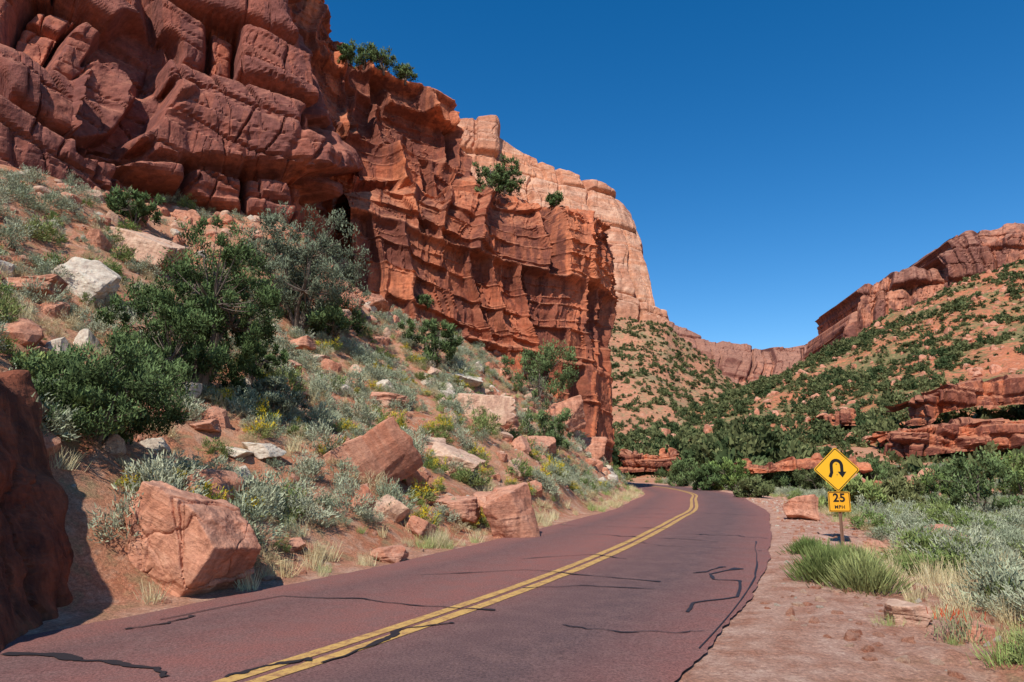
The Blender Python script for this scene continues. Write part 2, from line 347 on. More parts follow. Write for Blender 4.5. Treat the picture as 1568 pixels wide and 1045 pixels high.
def exA(Pp,d,t):
    X=Pp[...,0]/Pp[...,1];Z=(Pp[...,2]-EYE)/Pp[...,1];f=31.
    wx=.55*fbm(X*14,Z*14,0,41,3)+.25*np.sign(vn(X*22,Z*22,0,43));wz=.55*fbm(X*14,Z*14,5,42,3)
    def el(px,py,rx,ry,ang=0,wq=1.0):
        a,b=tang(px,py);x=(X-a)*f+wx*wq;z=(Z-b)*f+wz*wq;c,s=math.cos(ang),math.sin(ang)
        x,z=x*c+z*s,-x*s+z*c
        return (np.abs(x/(rx*f/F))**2.6+np.abs(z/(ry*f/F))**2.6)
    a1,b1=tang(150,240);a2,b2=tang(485,268);zl=b1+(X-a1)/(a2-a1)*(b2-b1)+.006*fbm(X*25,X*0,0,5,4)
    q=(Z-zl)*f
    m2=sstep(a1,a1+.05,X)*sstep(.1,.3,q)*sstep(5.2,4.2,q+.25*(X-a1)*f+.7*fbm(X*12,Z*12,0,8,3));
    d=d*(1-.88*m2)+m2*1.0+m2*.30*fbm(X*7,Z*7,0,4,4);t=np.clip(t*(1-.6*m2)+.36*m2,0,1)
    for c0,sl,wd_ in((1.9,.35,.07),(3.1,-.25,.05),(.9,.6,.05)):
        dg=np.abs(q-c0-sl*(X-a1)*f+.6*fbm(X*9,Z*0,c0,12,4));d=d-m2*.35*np.exp(-(dg/wd_)**2)+m2*.18*(q-c0-sl*(X-a1)*f>0)
    m=sstep(a1-.03,a1+.03,X);d=d-m*1.3*np.exp(-((q+.05)/.17)**2)-m*.5*np.exp(-((q+1.25)/.10)**2)
    e=el(192,125,70,118,-.3);m=sstep(1.12,.95,e);d=d*(1-.75*m)-1.9*m
    e=el(158,140,52,80,-.4);m=sstep(1.1,.92,e);d=d+1.35*m;t=np.clip(t+.3*m,0,1)
    m=sstep(1.1,.7,el(165,235,66,18,-.1));d=d-2.0*m
    return d,t
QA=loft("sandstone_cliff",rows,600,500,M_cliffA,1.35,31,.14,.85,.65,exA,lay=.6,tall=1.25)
# cliff B : stepped wall behind
pxs=[430,470,505,540,580,620,655,685,702,722,760];top=[-60,-20,40,85,112,132,146,158,212,262,300];Yb=[43,44,45,46,47,48,49,50,50.5,51,52]
rows=[]
for f in range(6):
    rows.append([S(px,430+(tp-430)*[0,.3,.34,.66,.70,1][f],Y+[0,.8,2.0,2.8,4.2,5.5][f]) for px,tp,Y in zip(pxs,top,Yb)])
rows=addback(rows,[(1,6,0),(0,16,0),(-6,30,0)])
rows.append([p+np.array((-2,6,1.0)) for p in rows[-1]]);rows.append([p+np.array((-5,20,2)) for p in rows[-1]])
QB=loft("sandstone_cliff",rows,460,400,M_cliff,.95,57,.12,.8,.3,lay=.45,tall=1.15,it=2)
# cliff C : forward bluff
pxs=[536,580,630,680,725,770,815,860,900,926];bas=[505,515,525,540,555,580,605,650,705,720];top=[312,302,297,289,293,306,313,326,340,350];Yc=[41,42,43,44,45,46.5,48,50,53,55]
rows=[]
for f in range(6):
    r=[]
    for i,(px,b,tp,Y) in enumerate(zip(pxs,bas,top,Yc)):
        py=[b,b+(tp-b)*.32,b+(tp-b)*.5,b+(tp-b)*.62,b+(tp-b)*.88,tp][f]
        ri=sstep(5,8,float(i));p=px-ri*[9,8,7,0,0,2][f]
        r.append(S(p,py,Y-1.0*ri*(f<3)+[0,.4,.8,.9,1.6,3.2][f]))
    rows.append(r)
rows=addback(rows,[(.2,5,0),(-.6,14,0),(-6,26,0),(-18,34,0)])
rows.append([p+np.array((-1.5,4,.6)) for p in rows[-1]]);rows.append([p+np.array((-4,14,2)) for p in rows[-1]])
def exC(Pp,d,t):
    lo=-.75;return np.where(d<lo,lo+(d-lo)*.3,np.where(d>1.2,1.2+(d-1.2)*.4,d)),t
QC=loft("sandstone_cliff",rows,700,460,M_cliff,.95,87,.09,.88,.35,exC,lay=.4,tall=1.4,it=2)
# ---------------------------------------------------------------- distant mountains
tp=[(560,240),(640,200),(690,186),(755,181),(770,206),(820,236),(900,272),(935,291),(966,326)]
bs=[(560,500),(640,500),(690,500),(770,500),(800,500),(850,500),(930,500),(975,505),(1020,512)]
rows=[]
for f,t in enumerate([0,.3,.6,.85,1]):
    rows.append([S(b[0]+(a[0]-b[0])*t+(9*math.sin(t*3.14) if i>6 else 0),b[1]+(a[1]-b[1])*t,340+i*3+[0,8,20,34,48][f]) for i,(a,b) in enumerate(zip(tp,bs))])
rows=addback(rows,[(10,60,0),(0,160,0)]);rows.append([p+np.array((0,90,10)) for p in rows[-1]])
loft("mountain",rows,520,380,M_mount,5.5,104,.14,.42,.2,lay=.4,tall=2.0)
tx=[980,1020,1080,1130,1190,1250,1300,1360];ty=[478,490,519,535,537,529,520,500]
rows=[[S(x,[625,590,t+22,t][f],[560,610,640,690][f]) for x,t in zip(tx,ty)] for f in range(4)]
rows.append([p+np.array((0,200,20)) for p in rows[-1]])
loft("mountain",rows,360,180,M_mountr,6,131,.03,.45,tall=1.5,lay=.5)
tp=[(1292,534),(1296,486),(1310,446),(1345,422),(1380,424),(1400,414),(1425,418),(1447,408),(1456,380),(1480,356),(1515,352),(1540,340),(1568,335),(1720,296)]
bs=[(1290,575),(1293,568),(1304,555),(1345,535),(1380,520),(1400,510),(1425,500),(1447,490),(1460,482),(1485,466),(1515,452),(1540,444),(1570,435),(1720,410)]
rows=[]
for f,t in enumerate([0,.4,.8,1]):
    r=[S(b[0]+(a[0]-b[0])*t,b[1]+(a[1]-b[1])*t,430-i*4+[0,4,10,20][f]) for i,(a,b) in enumerate(zip(tp,bs))]
    r=[r[0]+np.array((85,140,0)),r[0]+np.array((34,50,0))]+r;rows.append(r)
rows.append([p+np.array((10,90,-6)) for p in rows[-1]])
loft("mountain",rows,560,280,M_mountr,3.6,171,.05,.8,lay=.3,tall=2.4,zj=7)
# hills
def hillmat(name,red,grn,a,b):
    N=NT(name);q=N.noise(.045,detail=5,rough=.65);f=N.noise(.5,detail=5,rough=.7)
    s=N.math('ADD',N.math('MULTIPLY',q,.5),N.math('MULTIPLY',f,.5))
    c=N.mix(N.ramp(s,[(a,1),(b,0)]),red,grn);c=N.mix(N.ramp(f,[(.55,0),(.7,.5)]),c,(.54,.34,.22))
    c=N.mix(.6,c,N.ramp(N.noise(1.5,detail=4,rough=.8),[(.3,.2),(.7,.8)]),'OVERLAY')
    return N.fin(c,.95,f,.8)
M_hill=hillmat("hillside_soil",(.50,.165,.08),(.19,.16,.065),.46,.55)
M_tal=hillmat("talus_soil",(.48,.20,.11),(.28,.21,.105),.42,.54)
hx=[800,930,1050,1150,1255,1330,1450,1568,1750,2000]
hr=[(70,[775]*10),(90,[735,735,735,735,732,730,724,716,710,700]),(115,[702,702,702,700,695,690,672,652,630,600]),(160,[682,680,672,660,640,620,592,562,530,500]),
    (220,[668,665,642,620,592,562,517,477,440,400]),(290,[655,650,625,598,547,503,447,399,345,285])]
rows=[[S(x,y,Y) for x,y in zip(hx,ys)] for Y,ys in hr];rows.append([p+np.array((0,60,-14)) for p in rows[-1]])
QH=loft("hillside",rows,420,300,M_hill,2.0,171,disp=False,flatn=1)
hx=[700,820,900,940,985,1020,1060,1120,1160,1260]
rows=[[S(x,y,170) for x,y in zip(hx,[690]*10)],[S(x,y,230) for x,y in zip(hx,[600,600,600,600,602,610,625,640,650,660])],
      [S(x,y,300) for x,y in zip(hx,[520,520,525,530,535,545,575,602,618,630])],[S(x,y,350) for x,y in zip(hx,[480,480,484,488,492,500,535,585,604,620])]]
rows.append([p+np.array((10,60,-5)) for p in rows[-1]])
QT=loft("hillside",rows,260,200,M_tal,2.2,191,disp=False,flatn=1)
# rock outcrops on the right
def outcrop(pts,h,Y,mat,seed,k=.6,dY=2):
    rows=[]
    for f in range(4):
        rows.append([S(px,py-h*[-.3,.4,.95,1][f],Y+[0,.2,.6,dY][f]) for px,py in pts])
    rows=addback(rows,[(0,3,0),(-1,8,0)]);rows=[[r[0]+np.array((1,8,0)),r[0]+np.array((0,3,0))]+r for r in rows]
    rows.append([p+np.array((0,8,-1.0)) for p in rows[-1]])
    loft("rock_outcrop",rows,280,110,mat,k,seed,.02,.8,zj=.5)
outcrop([(1160,722),(1200,718),(1250,714),(1300,718),(1330,722)],12,74,M_cliff,301,.5)
outcrop([(1325,756),(1370,757),(1440,757)],22,70,M_bould,307,.5)
outcrop([(1425,640),(1450,622),(1500,612),(1570,610),(1650,600)],30,108,M_cliff,311,.8,6)
outcrop([(1400,690),(1450,684),(1520,678),(1600,676)],34,94,M_cliff,313,.8,6)
outcrop([(960,718),(985,716),(1020,716),(1040,718)],22,100,M_cliff,317,.5,3)
outcrop([(1290,648),(1310,648)],14,130,M_cliff,319,.6,3)
# ---------------------------------------------------------------- boulders
def uvico(sub):
    import bmesh
    bm=bmesh.new();bmesh.ops.create_icosphere(bm,subdivisions=sub,radius=1)
    V=np.array([v.co[:] for v in bm.verts]);Fc=np.array([[v.index for v in f.verts] for f in bm.faces]);bm.free();return V,Fc
ICO={s:uvico(s) for s in(3,5,6,7)}
def planes_rock(V,nrm,h,sharp,seed,rough,rf=2.2):
    dt=V@nrm.T;q=np.where(dt>.05,h[None]/np.maximum(dt,.05),99);mn=q.min(1,keepdims=True);R=mn[:,0]-np.log(np.exp(-(q-mn)*sharp).sum(1))/sharp
    R=R*(1+rough*fbm(V[:,0]*rf+seed,V[:,1]*rf,V[:,2]*rf,seed,6));return V*R[:,None]
def fracture(P_,seed,nf,size,amt):
    r=np.random.default_rng(seed+500)
    f=np.ones(len(P_));base=unit(r.normal(size=3)*np.array((.4,.4,1)))
    for q in range(nf):
        n_=unit(base+r.normal(size=3)*.25) if q%3 else unit(r.normal(size=3)*np.array((1,1,.4)));c_=r.uniform(-.6,.6)*size
        s_=P_@n_-c_+.10*size*fbm(P_[:,0]*2/size,P_[:,1]*2/size,P_[:,2]*2/size,seed+q,4)
        on=sstep(-.2,.15,vn(P_[:,0]*1.5/size,P_[:,1]*1.5/size,P_[:,2]*1.5/size,seed+q*7))
        f=f*(1+amt*r.uniform(-.9,.9)*(s_>0)*on)-amt*.6*on*np.exp(-(s_/(.014*size))**2)
    return P_*f[:,None]
def rockgeo(seed,sub=5,npl=14,rough=.10):
    r=np.random.default_rng(seed);V,Fc=ICO[sub]
    nrm=unit(r.normal(size=(npl,3)));h=r.uniform(.5,1.0,npl)
    ax=unit(np.array([[1,0,0],[-1,0,0],[0,1,0],[0,-1,0],[0,0,1],[0,0,-1]])+r.normal(size=(6,3))*.18)
    P_=planes_rock(V,np.r_[nrm,ax],np.r_[h,np.full(6,.72)],60,seed,rough,2.6)
    if sub>3:P_=fracture(P_,seed,6 if sub<7 else 14,1.0,.06)
    return P_,Fc
def boulder(px,pb,wpx,hpx,seed,mat=None,rz=None,tilt=(0,0),dep=.9,name="boulder",sub=6,Y=None,sink=.18,pl=10):
    p=cast(px,pb) if Y is None else S(px,pb,Y)
    sub=sub if wpx>90 else 5
    sw=wpx*p[1]/F/1.5;sh=hpx*p[1]/F/1.5
    V,Fc=rockgeo(seed,sub,pl)
    o=obj(name,mesh(name,V*np.array((sw,sw*dep,sh)),Fc,mat or M_bould))
    o.rotation_euler=(tilt[0],tilt[1],rz if rz is not None else random.uniform(-.4,.4))
    o.location=(p[0],p[1]+sw*dep*.6,p[2]+sh*(.72-sink));return o
B=M_bould;T_=M_bouldt;W_=M_pale
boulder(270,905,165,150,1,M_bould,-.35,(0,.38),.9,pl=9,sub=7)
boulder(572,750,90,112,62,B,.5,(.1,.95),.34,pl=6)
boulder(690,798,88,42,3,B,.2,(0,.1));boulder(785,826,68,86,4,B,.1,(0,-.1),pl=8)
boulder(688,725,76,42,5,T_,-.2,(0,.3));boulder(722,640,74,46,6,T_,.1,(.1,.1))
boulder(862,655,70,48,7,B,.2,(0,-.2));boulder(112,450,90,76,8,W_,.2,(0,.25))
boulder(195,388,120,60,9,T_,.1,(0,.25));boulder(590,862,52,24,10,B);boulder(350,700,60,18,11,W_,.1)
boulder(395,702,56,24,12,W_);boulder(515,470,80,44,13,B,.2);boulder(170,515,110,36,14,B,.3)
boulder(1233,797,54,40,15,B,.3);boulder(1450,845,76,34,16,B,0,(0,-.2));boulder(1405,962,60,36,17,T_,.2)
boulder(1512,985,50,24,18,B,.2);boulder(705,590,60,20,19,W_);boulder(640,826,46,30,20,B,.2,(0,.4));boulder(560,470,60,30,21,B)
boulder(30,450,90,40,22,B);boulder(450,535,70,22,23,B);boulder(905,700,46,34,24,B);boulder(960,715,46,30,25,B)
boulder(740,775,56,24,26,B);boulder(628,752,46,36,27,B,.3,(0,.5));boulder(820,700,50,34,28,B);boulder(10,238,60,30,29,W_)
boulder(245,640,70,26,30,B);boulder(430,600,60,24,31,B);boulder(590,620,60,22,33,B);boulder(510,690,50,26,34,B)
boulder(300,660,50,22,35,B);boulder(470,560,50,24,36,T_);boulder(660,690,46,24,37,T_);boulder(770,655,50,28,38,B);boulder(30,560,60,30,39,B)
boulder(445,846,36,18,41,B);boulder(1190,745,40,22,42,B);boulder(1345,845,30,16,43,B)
# big shaded foreground rock by the road edge
V,Fc=ICO[7]
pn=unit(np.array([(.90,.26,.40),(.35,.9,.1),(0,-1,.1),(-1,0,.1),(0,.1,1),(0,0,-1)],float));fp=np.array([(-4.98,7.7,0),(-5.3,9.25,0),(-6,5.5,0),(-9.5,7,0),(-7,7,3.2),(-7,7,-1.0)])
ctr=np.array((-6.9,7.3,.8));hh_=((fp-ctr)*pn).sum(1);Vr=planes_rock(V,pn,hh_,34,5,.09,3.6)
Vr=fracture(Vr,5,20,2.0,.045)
obj("boulder",mesh("boulder",Vr,Fc,M_shade),loc=tuple(ctr))
# ---------------------------------------------------------------- scatter via geometry nodes
def scatter(name,meshes,pts,rot,scl,idx):
    src=bpy.data.collections.new(name+"_kinds")
    for i,m in enumerate(meshes):
        src.objects.link(bpy.data.objects.new("%s_kind_%02d"%(name,i),m))
    m=bpy.data.meshes.new(name);m.vertices.add(len(pts));m.vertices.foreach_set("co",np.asarray(pts,np.float32).ravel())
    a=m.attributes.new("rot",'FLOAT_VECTOR','POINT');a.data.foreach_set("vector",np.asarray(rot,np.float32).ravel())
    a=m.attributes.new("scl",'FLOAT_VECTOR','POINT');a.data.foreach_set("vector",np.asarray(scl,np.float32).ravel())
    a=m.attributes.new("idx",'INT','POINT');a.data.foreach_set("value",np.asarray(idx,np.int32))
    o=obj(name,m);g=bpy.data.node_groups.new(name,'GeometryNodeTree')
    g.interface.new_socket("Geometry",in_out='INPUT',socket_type='NodeSocketGeometry');g.interface.new_socket("Geometry",in_out='OUTPUT',socket_type='NodeSocketGeometry')
    gi=g.nodes.new('NodeGroupInput');go=g.nodes.new('NodeGroupOutput');ip=g.nodes.new('GeometryNodeInstanceOnPoints')
    ci=g.nodes.new('GeometryNodeCollectionInfo');ci.inputs['Collection'].default_value=src;ci.inputs['Separate Children'].default_value=True;ci.inputs['Reset Children'].default_value=True
    def na(nm,ty):
        x=g.nodes.new('GeometryNodeInputNamedAttribute');x.data_type=ty;x.inputs['Name'].default_value=nm
        return [q for q in x.outputs if q.enabled and q.name=='Attribute'][0]
    L=g.links.new;L(gi.outputs[0],ip.inputs['Points']);L(ci.outputs[0],ip.inputs['Instance']);ip.inputs['Pick Instance'].default_value=True
    L(na("idx",'INT'),ip.inputs['Instance Index']);L(na("rot",'FLOAT_VECTOR'),ip.inputs['Rotation']);L(na("scl",'FLOAT_VECTOR'),ip.inputs['Scale'])
    L(ip.outputs[0],go.inputs[0]);md=o.modifiers.new("scatter",'NODES');md.node_group=g;return o
# plants
def leafmat(name,c1,c2,c3=None):
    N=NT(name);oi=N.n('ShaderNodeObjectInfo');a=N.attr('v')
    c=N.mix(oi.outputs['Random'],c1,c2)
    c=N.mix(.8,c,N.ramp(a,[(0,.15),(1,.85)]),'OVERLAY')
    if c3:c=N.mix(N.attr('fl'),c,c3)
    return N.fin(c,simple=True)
M_sage=leafmat("sage_leaves",(.28,.31,.19),(.41,.41,.27))
M_green=leafmat("green_leaves",(.15,.21,.06),(.26,.28,.10))
M_gold=leafmat("rabbitbrush_leaves",(.19,.24,.06),(.26,.27,.09),(.64,.45,.03))
M_jun=leafmat("juniper_leaves",(.085,.125,.045),(.125,.165,.065))
M_jgr=leafmat("grey_juniper_leaves",(.14,.165,.10),(.17,.185,.12))
M_hsh=leafmat("hillside_leaves",(.05,.075,.03),(.18,.185,.075))
M_dry=leafmat("dry_grass_blades",(.52,.40,.21),(.60,.50,.29))
M_gras=leafmat("green_grass_blades",(.22,.28,.085),(.35,.36,.14))
M_paint=leafmat("paintbrush_leaves",(.26,.27,.13),(.30,.29,.15),(.50,.08,.03))
M_bark=NT("juniper_bark").fin((.17,.13,.10),.95)
def quads(Pc,D,U,L,Wd):
    a=Pc-U*Wd[:,None];b=Pc+U*Wd[:,None];c=Pc+D*L[:,None]+U*Wd[:,None]*.35;d=Pc+D*L[:,None]-U*Wd[:,None]*.35
    V=np.stack([a,b,c,d],1).reshape(-1,3);return V,np.arange(len(V)).reshape(-1,4)
def shrub(seed,n,mat,h=.75,leaf=.10,wd=.014,flower=0,up=.5,nclump=40,cs=.055):
    r=np.random.default_rng(seed)
    cd_=unit(r.normal(size=(nclump,3))*np.array((1,1,.8))+np.array((0,0,.35)));cd_[:,2]=np.abs(cd_[:,2])
    cr=r.uniform(.4,1,nclump)**.5*r.uniform(.6,1.15,nclump)*.5;cc=cd_*cr[:,None]*np.array((1,1,h*2));cb=r.random(nclump)
    k=r.integers(0,nclump,n);p=cc[k]+r.normal(size=(n,3))*cs
    p[:,2]=np.abs(p[:,2]);D=unit(p*np.array((1,1,.6))+np.array((0,0,up*.5))+r.normal(size=(n,3))*.25)
    U=unit(np.cross(D,r.normal(size=(n,3))))
    V,Q=quads(p,D,U,leaf*r.uniform(.5,1.3,n),wd*r.uniform(.6,1.4,n))
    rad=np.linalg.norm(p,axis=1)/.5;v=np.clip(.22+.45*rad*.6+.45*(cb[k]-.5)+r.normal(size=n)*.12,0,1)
    f=((p[:,2]>h*.42)&(r.random(n)<flower)).astype(float)
    return mesh("shrub",V,Q,mat,{'v':np.repeat(v,4),'fl':np.repeat(f,4)})
def tuft(seed,n,mat,L=.5,sp=.12,wd=.006,lean=.45):
    r=np.random.default_rng(seed);p=np.c_[r.normal(size=(n,2))*sp,np.zeros(n)]
    D=unit(np.c_[p[:,:2]*3*lean+r.normal(size=(n,2))*lean*.6,np.ones(n)]);U=unit(np.cross(D,r.normal(size=(n,3))))
    V,Q=quads(p,D,U,L*r.uniform(.4,1.2,n),np.full(n,wd)*r.uniform(.7,1.4,n))
    return mesh("tuft",V,Q,mat,{'v':np.repeat(r.uniform(.3,.9,n),4),'fl':np.zeros(4*n)})
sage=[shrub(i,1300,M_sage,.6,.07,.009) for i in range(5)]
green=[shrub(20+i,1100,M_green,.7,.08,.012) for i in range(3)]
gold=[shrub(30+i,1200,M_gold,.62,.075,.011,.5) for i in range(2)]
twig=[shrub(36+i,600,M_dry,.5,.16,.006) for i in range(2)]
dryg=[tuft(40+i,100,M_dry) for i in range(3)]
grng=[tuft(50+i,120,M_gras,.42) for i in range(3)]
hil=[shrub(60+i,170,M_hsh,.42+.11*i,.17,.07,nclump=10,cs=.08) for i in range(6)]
rk=[mesh("stone",*rockgeo(70+i,3,8),M_bould if i<5 else (M_bouldt if i<7 else M_pale)) for i in range(8)]
def place(n,x0,x1,y0,y1,dmin,dmax,dens=None,seed=0):
    r=np.random.default_rng(seed);x=r.uniform(x0,x1,n);y=r.uniform(y0,y1,n);d=road_d(x,y);k=(d>dmin)&(d<dmax)
    if dens is not None:k&=(fbm(x*.35,y*.35,0,seed+100,3)+r.uniform(-.25,.25,n)>dens)
    x,y,d=x[k],y[k],d[k];k=(y>.35*np.abs(x)-2)&~((np.hypot(x+6.0,y-7.6)<1.8));x,y=x[k],y[k]
    return np.c_[x,y,ground(x,y)-.02]
def rnd(n,seed,s0,s1,hv=.2,tilt=.15):
    r=np.random.default_rng(seed);rot=np.c_[r.normal(size=n)*tilt,r.normal(size=n)*tilt,r.uniform(0,6.28,n)];s=s0+(s1-s0)*r.random(n)**1.5
    return rot,np.c_[s,s,s*r.uniform(1-hv,1+hv,n)]
def sc_place(name,ms,P,seed,s0,s1,tilt=.12,hv=.2):
    rot,s=rnd(len(P),seed,s0,s1,hv,tilt);scatter(name,ms,P,rot,s,np.random.default_rng(seed+5).integers(0,len(ms),len(P)))
L1=place(4400,-28,10,6,62,-30,-HW-1.2,-.2,1);R1=place(6500,4,62,6,88,HR+2.6,90,-.25,2)
sc_place("sagebrush",sage,np.r_[L1,R1,place(340,4,18,6,26,HR+2.5,14,-.0,31)],3,.35,1.25)
sc_place("green_shrubs",green,np.r_[place(1000,-28,10,7,62,-30,-HW-1.2,.0,4),place(1600,5,62,9,90,HR+2.6,90,.05,5),place(260,4,18,6,26,HR+2.3,14,.0,32)],6,.35,1.3)
sc_place("rabbitbrush",gold,np.r_[place(600,-20,8,7,40,-14,-HW-.8,-.0,7),place(110,5,40,9,60,HR+3,60,.2,8)],9,.45,1.0)
sc_place("dry_brush",twig,np.r_[place(900,-24,8,7,45,-20,-HW-.7,-.1,17),place(600,5,40,7,60,HR+2.5,60,.0,18)],19,.4,.8)
sc_place("dry_grass",dryg,np.r_[place(9000,-14,14,6,90,-HW-.9,-HW-.12,-.4,10),place(1500,-26,8,7,50,-20,-HW-1,.0,11),place(1800,4,30,4,50,HR+2.0,14,.1,12),place(650,3,14,4,16,HR+1.8,9,.0,26)],13,.25,.8)
sc_place("green_grass",grng,np.r_[place(2800,-14,14,6,90,-HW-1.6,-HW-.15,-.1,14),place(1200,-26,8,7,50,-20,-HW-1,.05,15),place(2600,4,40,4,60,HR+1.9,20,.0,16),place(700,3,14,4,16,HR+1.5,9,-.0,27)],17,.25,.75)
sc_place("scattered_stones",rk,np.r_[place(14000,-28,10,5,60,-30,-HW-.25,-.25,21),place(12000,3,20,4,40,HR+.18,12,-.3,22)],23,.008,.09,1.5,.35)
sc_place("fallen_rocks",rk,np.r_[place(3000,-28,10,8,60,-30,-HW-1.6,-.07,24),place(260,5,60,9,80,HR+2.6,60,-.1,25)],26,.10,.55,.6,.35)
pb_=cast(1468,985);r_=np.random.default_rng(3);n_=260;q_=np.c_[r_.normal(size=(n_,2))*.11,r_.random(n_)*.26]
D_=unit(np.c_[r_.normal(size=(n_,2))*.3,np.ones(n_)]);V_,Q_=quads(q_,D_,unit(np.cross(D_,r_.normal(size=(n_,3)))),np.full(n_,.08),np.full(n_,.005))
obj("paintbrush_flower",mesh("paintbrush_flower",V_,Q_,M_paint,{'v':np.full(4*n_,.55),'fl':np.repeat(((q_[:,2]>.19)&(r_.random(n_)<.45)).astype(float),4)}),loc=tuple(pb_))
# hillside shrubs
def surf(Q,n,seed):
    r=np.random.default_rng(seed);nv,nu,_=Q.shape
    A_=np.linalg.norm(np.cross(Q[1:,:-1]-Q[:-1,:-1],Q[:-1,1:]-Q[:-1,:-1]),axis=2).ravel();i=r.choice(len(A_),n,p=A_/A_.sum())
    a,b=i//(nu-1),i%(nu-1);return Q[a,b]+ (Q[a+1,b+1]-Q[a,b])*r.random((n,1))
Ph=surf(QH,28000,1);lo_=np.exp(-((Ph[:,2]-2)/10.)**2)*.25
dn=fbm(Ph[:,0]*.06,Ph[:,1]*.06,Ph[:,2]*.06,78,5)+lo_
m_=dn+rng.uniform(-.3,.3,len(Ph))>-.06;Ph=Ph[m_];dn=dn[m_]
Pt=surf(QT,5200,2)
rot,s=rnd(len(Ph),5,.5,3.3,.3,.1);s*=(.85+1.2*np.clip(dn,0,.6))[:,None];rot2,s2=rnd(len(Pt),6,.5,2.9,.3,.1)
Pa=np.r_[Ph,Pt];scatter("hillside_shrubs",hil,Pa-np.array((0,0,.1)),np.r_[rot,rot2],np.r_[s,s2],rng.integers(0,6,len(Pa)))
sc_r=surf(QH,1800,9);rt,s_=rnd(len(sc_r),8,.2,1.8,.5,.4);scatter("hillside_rocks",rk[:4],sc_r,rt,s_,rng.integers(0,4,len(sc_r)))
# ---------------------------------------------------------------- trees
def tube(P_,R,seg_=7):
    P_=np.array(P_,float);n_=len(P_);T=unit(np.gradient(P_,axis=0));a=unit(np.cross(T,np.array((.31,.9,.27))));b=np.cross(T,a)
    th=np.linspace(0,2*math.pi,seg_+1);V=P_[:,None]+(a[:,None]*np.cos(th)[None,:,None]+b[:,None]*np.sin(th)[None,:,None])*np.array(R)[:,None,None]
    return V.reshape(-1,3),gridq(n_,seg_+1)
def tree(name,pos,h,w,seed,mat,ncl=130,nl=90,leaf=.13,wd=.018,trunk=.12,low=.1,clr=.13,lobes=5,zlo=.28):
    r=np.random.default_rng(seed);root=bpy.data.objects.new(name,None);sc.collection.objects.link(root);root.location=pos
    TV_,TQ_=[],[];b=0
    def add(V,Q):
        nonlocal b
        TV_.append(V);TQ_.append(Q+b);b+=len(V)
    # main stems, each carrying one lobe of the crown
    nl_=lobes;th=np.arange(nl_)*2.4+r.uniform(-.5,.5,nl_);hz=np.r_[.78,np.linspace(zlo,.70,nl_-1)+r.uniform(-.04,.04,nl_-1)];rad=np.r_[.08,r.uniform(.38,.66,nl_-1)]*w*.5
    LC=np.c_[rad*np.cos(th),rad*np.sin(th),hz*h];LR=np.c_[r.uniform(.26,.42,nl_)*w,r.uniform(.26,.42,nl_)*w,r.uniform(.18,.27,nl_)*h]
    LC[:,2]=np.maximum(LC[:,2],LR[:,2]*.6+low*h*.5)
    k=np.arange(ncl)%nl_;dv=unit(r.normal(size=(ncl,3)));cc=LC[k]+dv*LR[k]*r.uniform(.35,1.0,ncl)[:,None]**.5
    cc[:,2]=np.clip(cc[:,2],low*h*.6+.02,h)
    for j in range(nl_):
        t=np.linspace(0,1,8)[:,None];m=LC[j]*np.array((.25,.25,.5))+r.normal(size=3)*.04*h
        st=np.array((0,0,-.3))*(1-t)**2+2*m*t*(1-t)+LC[j]*t**2;add(*tube(st,trunk*(1-.75*t[:,0])*(1 if j==0 else .7)+.008))
    for i in range(0,ncl,2):
        j=k[i];a=LC[j]*.8;m=(a+cc[i])/2+np.array((0,0,-.04*h));tt=np.linspace(0,1,5)[:,None]
        add(*tube(a*(1-tt)**2+2*m*tt*(1-tt)+cc[i]*tt**2,np.linspace(trunk*.22,.006,5),4))
    obj("trunk",mesh("trunk",np.concatenate(TV_),np.concatenate(TQ_),M_bark,smooth=True),root)
    cb=r.random(ncl);kk=r.integers(0,ncl,ncl*nl);n_=len(kk);sz=r.uniform(.45,1.25,ncl)[kk][:,None]
    p=cc[kk]+unit(r.normal(size=(n_,3)))*r.random((n_,1))**.5*clr*w*.62*sz*np.array((1,1,1.25))
    D=unit((p-cc[kk])*.6/(clr*w)+np.array((0,0,.9))+r.normal(size=(n_,3))*.6);U=unit(np.cross(D,r.normal(size=(n_,3))))
    V,Q=quads(p,D,U,leaf*r.uniform(.5,1.3,n_),wd*r.uniform(.6,1.4,n_))
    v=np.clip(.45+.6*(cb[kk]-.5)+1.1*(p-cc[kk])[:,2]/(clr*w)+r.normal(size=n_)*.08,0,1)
    obj("foliage",mesh("foliage",V,Q,mat,{'v':np.repeat(v,4),'fl':np.zeros(4*n_)}),root)
    return root
def ptree(name,px,pb,wpx,hpx,seed,mat,**k):
    p=cast(px,pb);s_=p[1]/F;p[2]-=.05;return tree(name,p,hpx*s_,wpx*s_,seed,mat,**k)
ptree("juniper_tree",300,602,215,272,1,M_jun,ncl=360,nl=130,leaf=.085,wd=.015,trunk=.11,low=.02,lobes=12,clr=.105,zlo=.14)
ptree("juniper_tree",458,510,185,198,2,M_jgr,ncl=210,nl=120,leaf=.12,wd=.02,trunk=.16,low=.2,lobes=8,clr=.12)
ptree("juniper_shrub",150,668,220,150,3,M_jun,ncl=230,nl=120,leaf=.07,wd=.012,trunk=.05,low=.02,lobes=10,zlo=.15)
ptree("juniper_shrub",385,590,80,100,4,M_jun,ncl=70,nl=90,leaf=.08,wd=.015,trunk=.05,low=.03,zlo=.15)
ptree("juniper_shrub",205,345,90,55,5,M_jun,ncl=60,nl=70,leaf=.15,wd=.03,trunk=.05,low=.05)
ptree("juniper_shrub",825,612,115,90,6,M_jun,ncl=90,nl=90,leaf=.16,wd=.03,trunk=.08,low=.05,lobes=6,zlo=.15)
